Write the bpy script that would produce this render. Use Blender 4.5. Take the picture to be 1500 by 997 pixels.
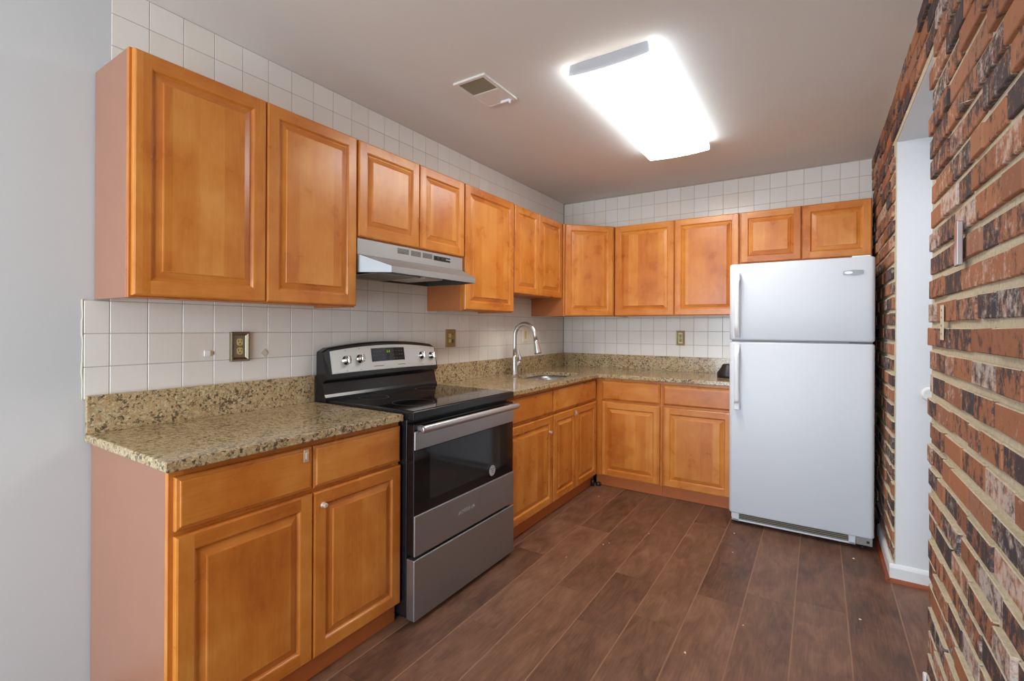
import bpy, bmesh, math, random
from mathutils import Vector, Matrix, geometry
random.seed(7)
for o in list(bpy.data.objects): bpy.data.objects.remove(o)
S = bpy.context.scene
COL = S.collection
PI = math.pi

# ------------------------------------------------------------------ camera
CAM = (2.1407, -4.2702, 1.2897); YAW, PITCH, ROLL, FPX = 32.822, 0.0356, 0.2706, 696.4033
cd = bpy.data.cameras.new('camera'); cam = bpy.data.objects.new('camera', cd); COL.objects.link(cam)
cd.sensor_width = 36.0; cd.lens = FPX / 1500 * 36; cd.shift_y = -(498.5 - 478.5076) / 1500
cd.clip_start = 0.02; cd.clip_end = 60
a, b, r = map(math.radians, (YAW, PITCH, ROLL))
fw = Vector((-math.sin(a) * math.cos(b), math.cos(a) * math.cos(b), math.sin(b)))
rt = Vector((math.cos(a), math.sin(a), 0)); up = rt.cross(fw)
rt2 = rt * math.cos(r) + up * math.sin(r); up2 = rt2.cross(fw)
mw = Matrix((rt2, up2, -fw)).transposed().to_4x4(); mw.translation = Vector(CAM)
cam.matrix_world = mw
S.camera = cam

# ------------------------------------------------------------------ light + exposure
LENS_EMIT, LENS_SIDE = 14.0, 7.5
EXPOSURE = 0.12
DAY_W, DAY_COL = 140.0, (0.76, 0.89, 1.0)
w = bpy.data.worlds.new('world'); S.world = w; w.use_nodes = True
w.node_tree.nodes['Background'].inputs[0].default_value = (0.75, 0.87, 1, 1)
w.node_tree.nodes['Background'].inputs[1].default_value = 1.0
ld = bpy.data.lights.new('daylight', 'AREA'); ld.shape = 'RECTANGLE'; ld.size = 2.0; ld.size_y = 2.0
ld.energy = DAY_W; ld.color = DAY_COL
lo = bpy.data.objects.new('daylight', ld); COL.objects.link(lo)
lo.location = (1.25, -6.72, 1.2); lo.rotation_euler = (PI / 2, 0, 0)       # outside the patio door, facing +y
lo.rotation_euler = (math.radians(90), 0, 0)
pd = bpy.data.lights.new('hall_fill_light', 'AREA'); pd.size = 0.5; pd.energy = 7; pd.color = (0.93, 0.96, 1)  # added fill lamp, out of view, brightens the white wall in the opening
po = bpy.data.objects.new('hall_fill_light', pd); COL.objects.link(po); po.location = (3.2, -1.7, 2.2)
S.view_settings.view_transform = 'Standard'; S.view_settings.look = 'None'
S.view_settings.exposure = EXPOSURE; S.view_settings.gamma = 1; S.view_settings.use_curve_mapping = False
S.cycles.use_denoising = True; S.cycles.max_bounces = 8; S.cycles.diffuse_bounces = 5
S.cycles.sample_clamp_indirect = 6

# ------------------------------------------------------------------ node helpers
def lin(v):
    v /= 255.0
    return v / 12.92 if v <= 0.04045 else ((v + 0.055) / 1.055) ** 2.4
def C(r, g, b): return (lin(r), lin(g), lin(b), 1)
class G:
    def __init__(s, name):
        s.m = bpy.data.materials.new(name); s.m.use_nodes = True; s.nt = s.m.node_tree
        s.b = s.nt.nodes['Principled BSDF']
    def put(s, sock, v):
        if isinstance(v, bpy.types.NodeSocket): s.nt.links.new(v, sock)
        else: sock.default_value = v
    def n(s, t, ins=None, **kw):
        nd = s.nt.nodes.new(t)
        for k, v in kw.items(): setattr(nd, k, v)
        for k, v in (ins or {}).items(): s.put(nd.inputs[k], v)
        return nd
    def math(s, op, x, y=0.0, z=None):
        nd = s.n('ShaderNodeMath', {0: x, 1: y}, operation=op)
        if z is not None: s.put(nd.inputs[2], z)
        return nd.outputs[0]
    def mix(s, f, x, y, mode='MIX'):
        nd = s.n('ShaderNodeMix', data_type='RGBA', blend_type=mode)
        s.put(nd.inputs[0], f); s.put(nd.inputs[6], x); s.put(nd.inputs[7], y)
        return nd.outputs[2]
    def ramp(s, f, stops, interp='LINEAR'):
        nd = s.n('ShaderNodeValToRGB', {0: f}); cr = nd.color_ramp; cr.interpolation = interp
        while len(cr.elements) < len(stops): cr.elements.new(0.5)
        for e, (p, c) in zip(cr.elements, stops): e.position = p; e.color = c
        return nd.outputs[0]
    def step(s, x, lo_, hi):
        return s.n('ShaderNodeMapRange', {0: x, 1: lo_, 2: hi, 3: 0.0, 4: 1.0}, interpolation_type='SMOOTHSTEP').outputs[0]
    def obj(s): return s.n('ShaderNodeTexCoord').outputs['Object']
    def xyz(s, v): return s.n('ShaderNodeSeparateXYZ', {0: v}).outputs
    def vec(s, x, y, z): return s.n('ShaderNodeCombineXYZ', {0: x, 1: y, 2: z}).outputs[0]
    def noise(s, v, scale, detail=3, rough=0.5, dist=0.0):
        return s.n('ShaderNodeTexNoise', {'Vector': v, 'Scale': scale, 'Detail': detail, 'Roughness': rough, 'Distortion': dist}).outputs[0]
    def island(s): return s.n('ShaderNodeNewGeometry').outputs['Random Per Island']
    def white(s, x): return s.n('ShaderNodeTexWhiteNoise', {'W': x}, noise_dimensions='1D')
    def bump(s, h, st, dist=0.002):
        s.put(s.b.inputs['Normal'], s.n('ShaderNodeBump', {'Strength': st, 'Distance': dist, 'Height': h}).outputs[0])
    def set(s, **kw):
        for k, v in kw.items(): s.put(s.b.inputs[{'col': 'Base Color', 'rough': 'Roughness', 'metal': 'Metallic', 'spec': 'Specular IOR Level', 'coat': 'Coat Weight', 'coatr': 'Coat Roughness'}[k]], v)
        return s.m
def plain(name, col, rough=0.5, metal=0.0, spec=0.5):
    g = G(name); return g.set(col=col, rough=rough, metal=metal, spec=spec)
def rough_plain(name, col, rough=0.5, scale=40, amt=0.06, bump=0.0, metal=0.0):
    g = G(name); n = g.noise(g.obj(), scale, 4)
    dark = tuple(c * (1 - amt) for c in col[:3]) + (1,); lite = tuple(min(1, c * (1 + amt)) for c in col[:3]) + (1,)
    if bump: g.bump(n, bump)
    return g.set(col=g.mix(n, dark, lite), rough=rough, metal=metal)

# ------------------------------------------------------------------ materials
def wood(name, horiz, k=1.0):
    g = G(name); x, y, z = g.xyz(g.obj()); rnd = g.n('ShaderNodeObjectInfo').outputs['Random']
    h = g.math('ADD', x, y); off = g.math('MULTIPLY', rnd, 37.0)
    if horiz: across, along = z, h
    else: across, along = h, z
    ao = g.math('ADD', across, off)
    fine = g.noise(g.vec(ao, 0.0, g.math('MULTIPLY', along, 0.05)), 140, 3, 0.6)
    fig = g.noise(g.vec(ao, 0.0, g.math('MULTIPLY', along, 0.22)), 9, 5, 0.6, 0.7)
    blot = g.noise(g.vec(ao, g.math('MULTIPLY', rnd, 9.0), along), 7, 3, 0.55)
    strip = g.white(g.math('FLOOR', g.math('MULTIPLY', ao, 12.0 if not horiz else 4.0))).outputs['Value']
    v = g.math('ADD', g.math('MULTIPLY', fine, 0.18), g.math('MULTIPLY', fig, 0.42))
    v = g.math('ADD', v, g.math('MULTIPLY', blot, 0.42))
    v = g.math('ADD', v, g.math('MULTIPLY', g.math('SUBTRACT', strip, 0.5), 0.17))
    def kc(r, gg, b_): return tuple(c * k for c in C(r, gg, b_)[:3]) + (1,)
    col = g.ramp(v, [(0.30, kc(172, 92, 33)), (0.44, kc(194, 113, 42)), (0.56, kc(206, 130, 55)), (0.72, kc(219, 150, 75))])
    g.bump(fine, 0.04, 0.001)
    return g.set(col=col, rough=g.math('ADD', 0.22, g.math('MULTIPLY', blot, 0.14)), spec=0.5)
WV, WH = wood('maple_vertical', False), wood('maple_horizontal', True)
LAMI = rough_plain('maple_laminate', C(174, 102, 56), 0.36, 12, 0.06)
ENDP = rough_plain('glare_tinted_end_panel', C(158, 110, 88), 0.34, 12, 0.05)  # maple laminate with pinkish daylight glare put into its base colour
TOEK = rough_plain('toe_kick_board', C(178, 98, 48), 0.4, 9, 0.10)
INTER = plain('cabinet_interior', C(120, 72, 36), 0.6)

def granite():
    g = G('granite'); p = g.obj()
    pd_ = g.n('ShaderNodeVectorMath', {0: p, 1: g.n('ShaderNodeTexNoise', {'Vector': p, 'Scale': 30, 'Detail': 3}).outputs['Color']}, operation='MULTIPLY_ADD')
    g.put(pd_.inputs[1], g.n('ShaderNodeTexNoise', {'Vector': p, 'Scale': 45, 'Detail': 3}).outputs['Color']); pd_.inputs[2].default_value = (0, 0, 0)
    wob = g.n('ShaderNodeVectorMath', {0: g.n('ShaderNodeTexNoise', {'Vector': p, 'Scale': 60, 'Detail': 3}).outputs['Color'], 1: (0.018, 0.018, 0.018)}, operation='MULTIPLY').outputs[0]
    q = g.n('ShaderNodeVectorMath', {0: p, 1: wob}, operation='ADD').outputs[0]
    v1 = g.n('ShaderNodeTexVoronoi', {'Vector': q, 'Scale': 105.0})
    v2 = g.n('ShaderNodeTexVoronoi', {'Vector': q, 'Scale': 240.0})
    r1 = g.xyz(v1.outputs['Color'])[0]; r2 = g.xyz(v2.outputs['Color'])[1]
    big = g.noise(p, 14, 4, 0.6)
    sel = g.math('ADD', g.math('MULTIPLY', r1, 0.75), g.math('MULTIPLY', g.math('SUBTRACT', big, 0.5), 0.9))
    sel = g.math('ADD', sel, g.math('MULTIPLY', g.math('SUBTRACT', r2, 0.5), 0.35))
    col = g.ramp(sel, [(0.0, C(84, 70, 50)), (0.09, C(122, 100, 64)), (0.19, C(156, 132, 84)), (0.3, C(192, 164, 104)), (0.41, C(176, 124, 62)), (0.52, C(200, 176, 118)), (0.63, C(158, 144, 102)), (0.74, C(212, 194, 144)), (0.86, C(184, 136, 72)), (0.96, C(220, 208, 168))])
    dk = g.math('MULTIPLY', g.step(r2, 0.84, 0.92), g.step(big, 0.46, 0.64))
    rust = g.step(g.noise(p, 38, 4, 0.6), 0.56, 0.68)
    col = g.mix(g.math('MULTIPLY', rust, 0.3), col, C(176, 112, 58))
    gry = g.step(g.noise(p, 31, 5, 0.65, 0.5), 0.55, 0.70)
    col = g.mix(g.math('MULTIPLY', gry, 0.3), col, C(158, 150, 122))
    col = g.mix(g.math('MULTIPLY', dk, 0.65), col, C(70, 60, 48))
    hs = g.n('ShaderNodeHueSaturation', {'Saturation': 0.82, 'Value': 0.98, 'Color': col})
    return g.set(col=hs.outputs[0], rough=0.13, spec=0.5)
GRAN = granite()

def floor_mat():
    g = G('floor_planks'); p = g.obj(); x, y, z = g.xyz(p); isl = g.island()
    wn = g.white(g.math('MULTIPLY', isl, 91.7)); c3 = g.xyz(wn.outputs['Color'])
    u = g.math('ADD', x, g.math('MULTIPLY', c3[1], 30.0)); yy = g.math('ADD', y, g.math('MULTIPLY', c3[2], 11.0))
    fine = g.noise(g.vec(u, g.math('MULTIPLY', yy, 0.06), 0.0), 150, 3, 0.6)
    fig = g.noise(g.vec(u, g.math('MULTIPLY', yy, 0.3), 0.0), 10, 5, 0.62, 1.6)
    blot = g.noise(g.vec(u, g.math('MULTIPLY', yy, 0.55), 0.0), 6.0, 5, 0.65)
    hand = g.noise(g.vec(g.math('MULTIPLY', u, 0.35), yy, 0.0), 55, 3, 0.6)
    v = g.math('ADD', g.math('MULTIPLY', fig, 0.50), g.math('MULTIPLY', blot, 0.44))
    v = g.math('ADD', v, g.math('SUBTRACT', g.math('MULTIPLY', c3[0], 0.16), 0.05)); v = g.math('ADD', v, g.math('MULTIPLY', g.math('SUBTRACT', fine, 0.5), 0.34))
    col = g.ramp(v, [(0.30, C(74, 50, 39)), (0.44, C(102, 70, 53)), (0.56, C(120, 84, 64)), (0.74, C(144, 107, 84))])
    scr = g.step(g.noise(g.vec(g.math('MULTIPLY', x, 0.5), y, 0.0), 26, 6, 0.72), 0.60, 0.74)
    col = g.mix(g.math('MULTIPLY', scr, 0.16), col, C(150, 124, 108))
    g.bump(g.math('ADD', g.math('MULTIPLY', fine, 0.3), hand), 0.10, 0.002)
    return g.set(col=col, rough=g.math('ADD', 0.34, g.math('MULTIPLY', blot, 0.2)), spec=0.45)
FLOOR = floor_mat()

def tile_mat():
    g = G('glazed_tile'); wn = g.white(g.math('MULTIPLY', g.island(), 53.3)).outputs['Value']
    col = g.ramp(wn, [(0.0, C(228, 222, 214)), (0.35, C(231, 226, 219)), (0.75, C(232, 228, 222)), (1.0, C(228, 220, 209))])
    n = g.noise(g.obj(), 3, 2); g.bump(n, 0.05, 0.01)
    return g.set(col=col, rough=0.22, spec=0.5)
TILE = tile_mat()
GROUT = rough_plain('tile_grout', C(176, 166, 154), 0.9, 60, 0.15)
WALLP = rough_plain('painted_drywall', C(203, 204, 205), 0.6, 90, 0.015, 0.02)
HALLP = rough_plain('hall_paint', C(226, 227, 229), 0.5, 60, 0.02, 0.02)
CEIL = rough_plain('ceiling_paint', C(226, 221, 214), 0.75, 60, 0.02, 0.03)
TRIMW = rough_plain('white_trim_paint', C(232, 232, 232), 0.4, 30, 0.03)
QROUND = rough_plain('stained_quarter_round', C(140, 66, 30), 0.4, 14, 0.2)

def brick_mat():
    g = G('reclaimed_brick'); p = g.obj(); isl = g.island()
    c = g.xyz(g.white(g.math('MULTIPLY', isl, 77.1)).outputs['Color'])
    base = g.ramp(c[0], [(0.0, C(154, 104, 78)), (0.3, C(174, 117, 84)), (0.7, C(186, 127, 90)), (1.0, C(168, 122, 96))])
    mott = g.noise(p, 60, 6, 0.7); base = g.mix(g.math('MULTIPLY', mott, 0.45), base, C(138, 84, 64))
    seed = g.vec(g.math('MULTIPLY', c[1], 5.0), g.math('MULTIPLY', c[2], 5.0), 0.0)
    q = g.n('ShaderNodeVectorMath', {0: p, 1: seed}, operation='ADD').outputs[0]
    qx, qy, qz = g.xyz(q); nd = g.noise(g.vec(qx, g.math('MULTIPLY', qy, 1.3), g.math('MULTIPLY', qz, 0.8)), 21, 9, 0.8); dm = g.step(g.math('ADD', nd, g.math('MULTIPLY', g.math('SUBTRACT', c[2], 0.5), 0.24)), 0.47, 0.59)
    col = g.mix(g.math('MULTIPLY', dm, 0.92), base, C(60, 60, 66))
    nw = g.noise(q, 30, 8, 0.76); cw = g.math('POWER', c[1], 2.2)
    wm = g.step(g.math('ADD', nw, g.math('MULTIPLY', g.math('SUBTRACT', cw, 0.55), 0.24)), 0.47, 0.68)
    col = g.mix(g.math('MULTIPLY', wm, 0.72), col, C(222, 208, 196))
    g.bump(g.math('ADD', g.noise(p, 90, 6, 0.7), g.math('MULTIPLY', nd, 0.6)), 0.5, 0.004)
    return g.set(col=col, rough=0.86, spec=0.25)
BRICK = brick_mat()
def mortar_mat():
    g = G('mortar'); n = g.noise(g.obj(), 70, 6, 0.7); s2 = g.step(g.noise(g.obj(), 160, 3), 0.68, 0.74)
    g.bump(n, 0.7, 0.006)
    return g.set(col=g.mix(g.math('MULTIPLY', s2, 0.6), g.ramp(n, [(0.3, C(190, 176, 148)), (0.7, C(216, 206, 182))]), C(80, 66, 54)), rough=0.95, spec=0.2)
MORT = mortar_mat()

def steel(name, col, rough, horiz=True):
    g = G(name); x, y, z = g.xyz(g.obj()); h = g.math('ADD', x, y)
    v = g.vec(g.math('MULTIPLY', h, 0.01), 0.0, z) if horiz else g.vec(h, 0.0, g.math('MULTIPLY', z, 0.01))
    n = g.noise(v, 900, 2); g.bump(n, 0.06, 0.0006)
    return g.set(col=col, metal=1.0, rough=g.math('ADD', rough, g.math('MULTIPLY', n, 0.08)))
STEEL = steel('brushed_stainless', (0.41, 0.425, 0.43, 1), 0.38)
STEELB = steel('bright_stainless', (0.56, 0.57, 0.58, 1), 0.34)
HOODS = steel('hood_stainless', (0.40, 0.405, 0.41, 1), 0.56)
PANEL = steel('silver_panel', (0.66, 0.70, 0.70, 1), 0.5)
CHROME = plain('chrome', (0.75, 0.75, 0.75, 1), 0.12, 1.0)
NICKEL = plain('brushed_nickel', (0.60, 0.57, 0.54, 1), 0.36, 1.0)
BLACKG = plain('black_glass', (0.006, 0.006, 0.007, 1), 0.06, 0, 0.5)
BLACKE = rough_plain('black_enamel', (0.012, 0.012, 0.013, 1), 0.22, 80, 0.1)
BLACKP = plain('black_plastic', (0.015, 0.015, 0.016, 1), 0.4)
WINDOWG = plain('oven_window_glass', (0.022, 0.022, 0.024, 1), 0.07)
GREYP = plain('grey_plastic', C(150, 150, 150), 0.5)
DARKG = plain('dark_grey', C(70, 66, 60), 0.5)
FRIDGE = rough_plain('white_appliance_enamel', C(217, 222, 229), 0.46, 350, 0.01, 0.05)
FRHAND = plain('white_handle_plastic', C(232, 235, 238), 0.35)
BRASS = rough_plain('aged_brass', C(160, 140, 96), 0.4, 60, 0.25, 0, 0.8)
PEWTER = rough_plain('pewter_plate', C(150, 140, 122), 0.35, 60, 0.15, 0, 0.9)
BEIGE = plain('beige_plastic', C(206, 184, 120), 0.4)
CREAM = plain('cream_plastic', C(224, 214, 190), 0.4)
WHITEP = plain('white_plastic', C(235, 235, 232), 0.4)
CLEARP = plain('clear_latch_plastic', C(200, 172, 152), 0.15)
FILTER = rough_plain('grease_filter', C(120, 112, 96), 0.45, 400, 0.5, 0.3, 0.6)
GREENL = G('green_digits'); GREENL.b.inputs['Emission Color'].default_value = (0.45, 0.9, 0.05, 1); GREENL.b.inputs['Emission Strength'].default_value = 0.4; GREENL = GREENL.set(col=(0.02, 0.03, 0, 1))
KEYM = plain('key_print', C(100, 100, 104), 0.5)
LENSS = G('lit_acrylic_lens_side'); LENSS.b.inputs['Emission Color'].default_value = (0.80, 0.91, 1.0, 1); LENSS.b.inputs['Emission Strength'].default_value = LENS_SIDE; LENSS = LENSS.set(col=C(240, 240, 240), rough=0.4)
LENS = G('lit_acrylic_lens'); LENS.b.inputs['Emission Color'].default_value = (1.0, 0.955, 0.88, 1); LENS.b.inputs['Emission Strength'].default_value = LENS_EMIT; LENS = LENS.set(col=C(240, 240, 240), rough=0.4)
FIXW = plain('fixture_white', C(225, 225, 225), 0.5)
CAPG = plain('fixture_end_plate', C(170, 170, 176), 0.5)
VENTW = plain('vent_white', C(228, 222, 214), 0.5)
VENTD = rough_plain('vent_grille', C(158, 142, 116), 0.7, 500, 0.4)
CRUMB = plain('crumb', C(225, 205, 180), 0.8)

# ------------------------------------------------------------------ mesh helpers
ID = lambda x, y, z: (x, y, z)
LEFT = lambda s, d, z: (d, s, z)          # along the left wall: s = y, d = distance from it
BACK = lambda s, d, z: (s, -d, z)         # along the back wall
def box(bm, x0, x1, y0, y1, z0, z1, bev=0.0, seg=2, mat=0, M=ID):
    t = bmesh.new(); bmesh.ops.create_cube(t, size=1)
    for v in t.verts:
        v.co = Vector(((x0 + x1) / 2 + v.co.x * (x1 - x0), (y0 + y1) / 2 + v.co.y * (y1 - y0), (z0 + z1) / 2 + v.co.z * (z1 - z0)))
    if bev > 0: bmesh.ops.bevel(t, geom=list(t.edges), offset=bev, segments=seg, profile=0.5, affect='EDGES')
    copy_into(bm, t, mat, M)
def copy_into(bm, t, mat=None, M=ID):
    mp = {}
    for v in t.verts: mp[v] = bm.verts.new(M(*v.co))
    for f in t.faces:
        try: nf = bm.faces.new([mp[v] for v in f.verts])
        except ValueError: continue
        nf.material_index = f.material_index if mat is None else mat; nf.smooth = f.smooth
    t.free()
def loft(bm, loops, mat=0, closed=True, cap0=True, cap1=True, smooth=True, M=ID):
    L = [[bm.verts.new(M(*p)) for p in lp] for lp in loops]; n = len(L[0])
    for A, B in zip(L, L[1:]):
        for i in range(n if closed else n - 1):
            j = (i + 1) % n
            f = bm.faces.new((A[i], A[j], B[j], B[i])); f.material_index = mat; f.smooth = smooth
    if cap0: f = bm.faces.new(L[0][::-1]); f.material_index = mat
    if cap1: f = bm.faces.new(L[-1]); f.material_index = mat
def tube(bm, pts, rads, seg=14, mat=0, caps=True):
    pts = [Vector(p) for p in pts]
    if not isinstance(rads, (list, tuple)): rads = [rads] * len(pts)
    loops = []; prev = None
    for i, p in enumerate(pts):
        t = (pts[min(i + 1, len(pts) - 1)] - pts[max(i - 1, 0)]).normalized()
        if prev is None:
            ref = Vector((0, 0, 1)) if abs(t.z) < 0.9 else Vector((1, 0, 0)); n_ = t.cross(ref).normalized()
        else:
            n_ = (prev - t * prev.dot(t)).normalized()
        prev = n_; b_ = t.cross(n_)
        loops.append([tuple(p + (n_ * math.cos(2 * PI * k / seg) + b_ * math.sin(2 * PI * k / seg)) * rads[i]) for k in range(seg)])
    loft(bm, loops, mat, True, caps, caps)
def lathe(bm, c, axis, prof, seg=24, mat=0, cap0=True, cap1=True):
    ax = Vector(axis).normalized(); ref = Vector((0, 0, 1)) if abs(ax.z) < 0.9 else Vector((1, 0, 0))
    n_ = ax.cross(ref).normalized(); b_ = ax.cross(n_); c = Vector(c)
    loft(bm, [[tuple(c + ax * h + (n_ * math.cos(2 * PI * k / seg) + b_ * math.sin(2 * PI * k / seg)) * r_) for k in range(seg)] for h, r_ in prof], mat, True, cap0, cap1)
def prism(bm, poly, h0, h1, M=ID, mat=0, smooth=False):
    """poly = 2D points (p,q); extruded along the third local axis"""
    loft(bm, [[(p, q, h0) for p, q in poly], [(p, q, h1) for p, q in poly]], mat, True, True, True, smooth, M)
def thing(name, label, cat, loc, group=None):
    o = bpy.data.objects.new(name, None); COL.objects.link(o); o.location = loc; o.empty_display_size = 0.05
    o['label'] = label; o['category'] = cat
    if group: o['group'] = group
    ORG[o.name] = Vector(loc); return o
ORG = {}
def obj(name, bm, mats, parent=None, label=None, org=None, recalc=True):
    if not isinstance(mats, (list, tuple)): mats = [mats]
    if recalc: bmesh.ops.recalc_face_normals(bm, faces=list(bm.faces))
    og = ORG[parent.name] if parent is not None else Vector(org or (0, 0, 0))
    for v in bm.verts: v.co -= og
    me = bpy.data.meshes.new(name); bm.to_mesh(me); bm.free()
    for m in mats: me.materials.append(m)
    o = bpy.data.objects.new(name, me); COL.objects.link(o)
    if parent is not None: o.parent = parent
    else: o.location = og
    ORG[o.name] = og
    if label: o['label'] = label
    return o
def tag(o, label, cat, group=None):
    o['label'] = label; o['category'] = cat
    if group: o['group'] = group
    return o
def struct(name, bm, mats, label=None, org=None, parent=None):
    o = obj(name, bm, mats, parent, org=org)
    if parent is None:
        o['kind'] = 'structure'; o['category'] = name.split('_')[0]; o['label'] = label
    return o
def text_bm(txt, size, M, depth=0.0004):
    cu = bpy.data.curves.new('t', 'FONT'); cu.body = txt; cu.size = size; cu.align_x = 'CENTER'; cu.align_y = 'CENTER'; cu.extrude = depth
    o = bpy.data.objects.new('t', cu); COL.objects.link(o)
    me = o.to_mesh(); t = bmesh.new(); t.from_mesh(me); o.to_mesh_clear()
    bpy.data.objects.remove(o); bpy.data.curves.remove(cu)
    bm = bmesh.new(); copy_into(bm, t, 0, M); return bm

# ------------------------------------------------------------------ dimensions
H, XR = 2.521, 2.462
YN = -6.5
OY0, OY1, OZ = -2.09, -1.16, 2.245       # passage opening in the brick wall
XM = XR + 0.0095                          # mortar plane
XH = 3.9

# ------------------------------------------------------------------ floor (planks run front to back)
bm = bmesh.new(); rnd = random.Random(3); PW = 0.2018
joints = {0: [-2.135, -0.62], 1: [-2.34, -1.86], 2: [-2.17, -0.95], 3: [-1.84], -1: [-1.42, -2.6], -2: [-1.9]}
def plank(bm, xa, xb, ya, yb):
    e = 0.0028
    lp = [[(xa + k, ya + k * .3, z), (xb - k, ya + k * .3, z), (xb - k, yb - k * .3, z), (xa + k, yb - k * .3, z)] for k, z in ((0, -0.02), (0, -0.0007), (e, 0))]
    n0 = len(bm.faces); loft(bm, lp, smooth=False); bm.faces.ensure_lookup_table()
    for f in bm.faces[n0 + 4:n0 + 8]:
        if abs(f.verts[0].co.y - f.verts[1].co.y) > 0.1: f.material_index = 2
for i in range(-7, 14):
    x0 = 1.0422 + i * PW; x1 = x0 + PW
    if i in joints:
        js = sorted(joints[i]); y = js[0]
        while y > YN: y -= 1.22; js.append(y)
        y = max(js)
        while y < 0: y += 1.22; js.append(y)
        js = sorted(js)
    else:
        js = []; y = YN - rnd.random() * 1.2
        while y < 0.3: js.append(y); y += 1.22
        js.append(y)
    for ya, yb in zip(js, js[1:]):
        xa, xb = max(x0, -0.1), min(x1, XH + 0.05)
        ya, yb = max(ya, YN - 0.1), min(yb, 0.08)
        if xb - xa < 0.02 or yb - ya < 0.02: continue
        if xa > XM + .1 and (yb < OY0 - 1.2): continue
        plank(bm, xa, xb, ya, yb)
box(bm, -0.15, XH + 0.1, YN - 0.1, 0.1, -0.04, -0.0195, mat=1)
struct('floor', bm, [FLOOR, DARKG, rough_plain('worn_plank_edge', C(140, 102, 77), 0.45, 9, 0.3)], 'brown plank floor running from the viewer to the back cabinets')

# ------------------------------------------------------------------ ceiling
bm = bmesh.new(); box(bm, -0.12, XM + 0.12, YN - 0.1, 0.1, H, H + 0.06)
struct('ceiling', bm, CEIL, 'flat painted ceiling over the kitchen')

# ------------------------------------------------------------------ walls with tile
TT = 0.006
def tiles(bm, M, ss, zs, d1):
    for sa, sb in zip(ss, ss[1:]):
        for za, zb in zip(zs, zs[1:]):
            if sb - sa < 0.012 or zb - za < 0.012: continue
            box(bm, sa + 0.0011, sb - 0.0011, d1 - 0.004, d1, za + 0.0011, zb - 0.0011, 0.0012, 1, 0, M)
def steps(a0, b0, anchor, pitch):
    k = math.ceil((a0 - anchor) / pitch); out = [a0]
    while anchor + k * pitch < b0 - 1e-6:
        if anchor + k * pitch > a0 + 1e-6: out.append(anchor + k * pitch)
        k += 1
    return out + [b0]
bm = bmesh.new(); box(bm, -0.12, -0.005, YN, 0.1, 0, H)
wl = struct('wall_left', bm, WALLP, 'pale grey painted wall on the left, tiled behind the cabinets')
bm = bmesh.new()
tiles(bm, LEFT, steps(-3.618, -0.001, -3.618, 0.1163), steps(0.80, 1.75, 1.143, 0.1170), 0.0)
tiles(bm, LEFT, [-3.690, -3.618], [1.030, 1.143, 1.260, 1.377], 0.0)
tiles(bm, LEFT, steps(-3.618, -0.001, -3.618, 0.1163), steps(1.76, H - 0.001, 2.4135, 0.1163), 0.0)
box(bm, -3.618, 0, -0.0048, -0.0018, 0.80, 1.75, mat=1, M=LEFT); box(bm, -3.690, -3.618, -0.0048, -0.0018, 1.03, 1.377, mat=1, M=LEFT); box(bm, -3.618, 0, -0.0048, -0.0018, 1.76, H, mat=1, M=LEFT)
struct('wall_tile', bm, [TILE, GROUT], parent=wl)
bm = bmesh.new()                       # ragged caulk line at the tile edge
cr = random.Random(4); cl = []
for k in range(24):
    z_ = 1.03 + k * 0.0152; w_ = 0.003 + 0.004 * cr.random()
    cl.append([(-0.0049, -3.6905 - w_, z_), (-0.002, -3.6905 - w_ * 0.7, z_), (-0.0008, -3.6903, z_), (-0.0049, -3.6903, z_)])
loft(bm, cl)
obj('caulk', bm, rough_plain('yellowed_caulk', C(204, 198, 180), 0.7), wl, 'yellowish caulk line at the tile edge')
bm = bmesh.new(); box(bm, -0.12, XH, 0.005, 0.12, 0, H)
wb = struct('wall_back', bm, WALLP, 'back wall of square white tiles behind cabinets and refrigerator')
bm = bmesh.new()
tiles(bm, BACK, steps(0.001, XR, 2.386, 0.1145), steps(0.80, 1.75, 1.143, 0.1170), 0.0)
tiles(bm, BACK, steps(0.001, XR, 2.386, 0.1145), steps(1.76, H - 0.001, 2.5125, 0.1165), 0.0)
box(bm, 0, XR, -0.0048, -0.0018, 0.80, H, mat=1, M=BACK)
struct('wall_tile', bm, [TILE, GROUT], parent=wb)

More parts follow.
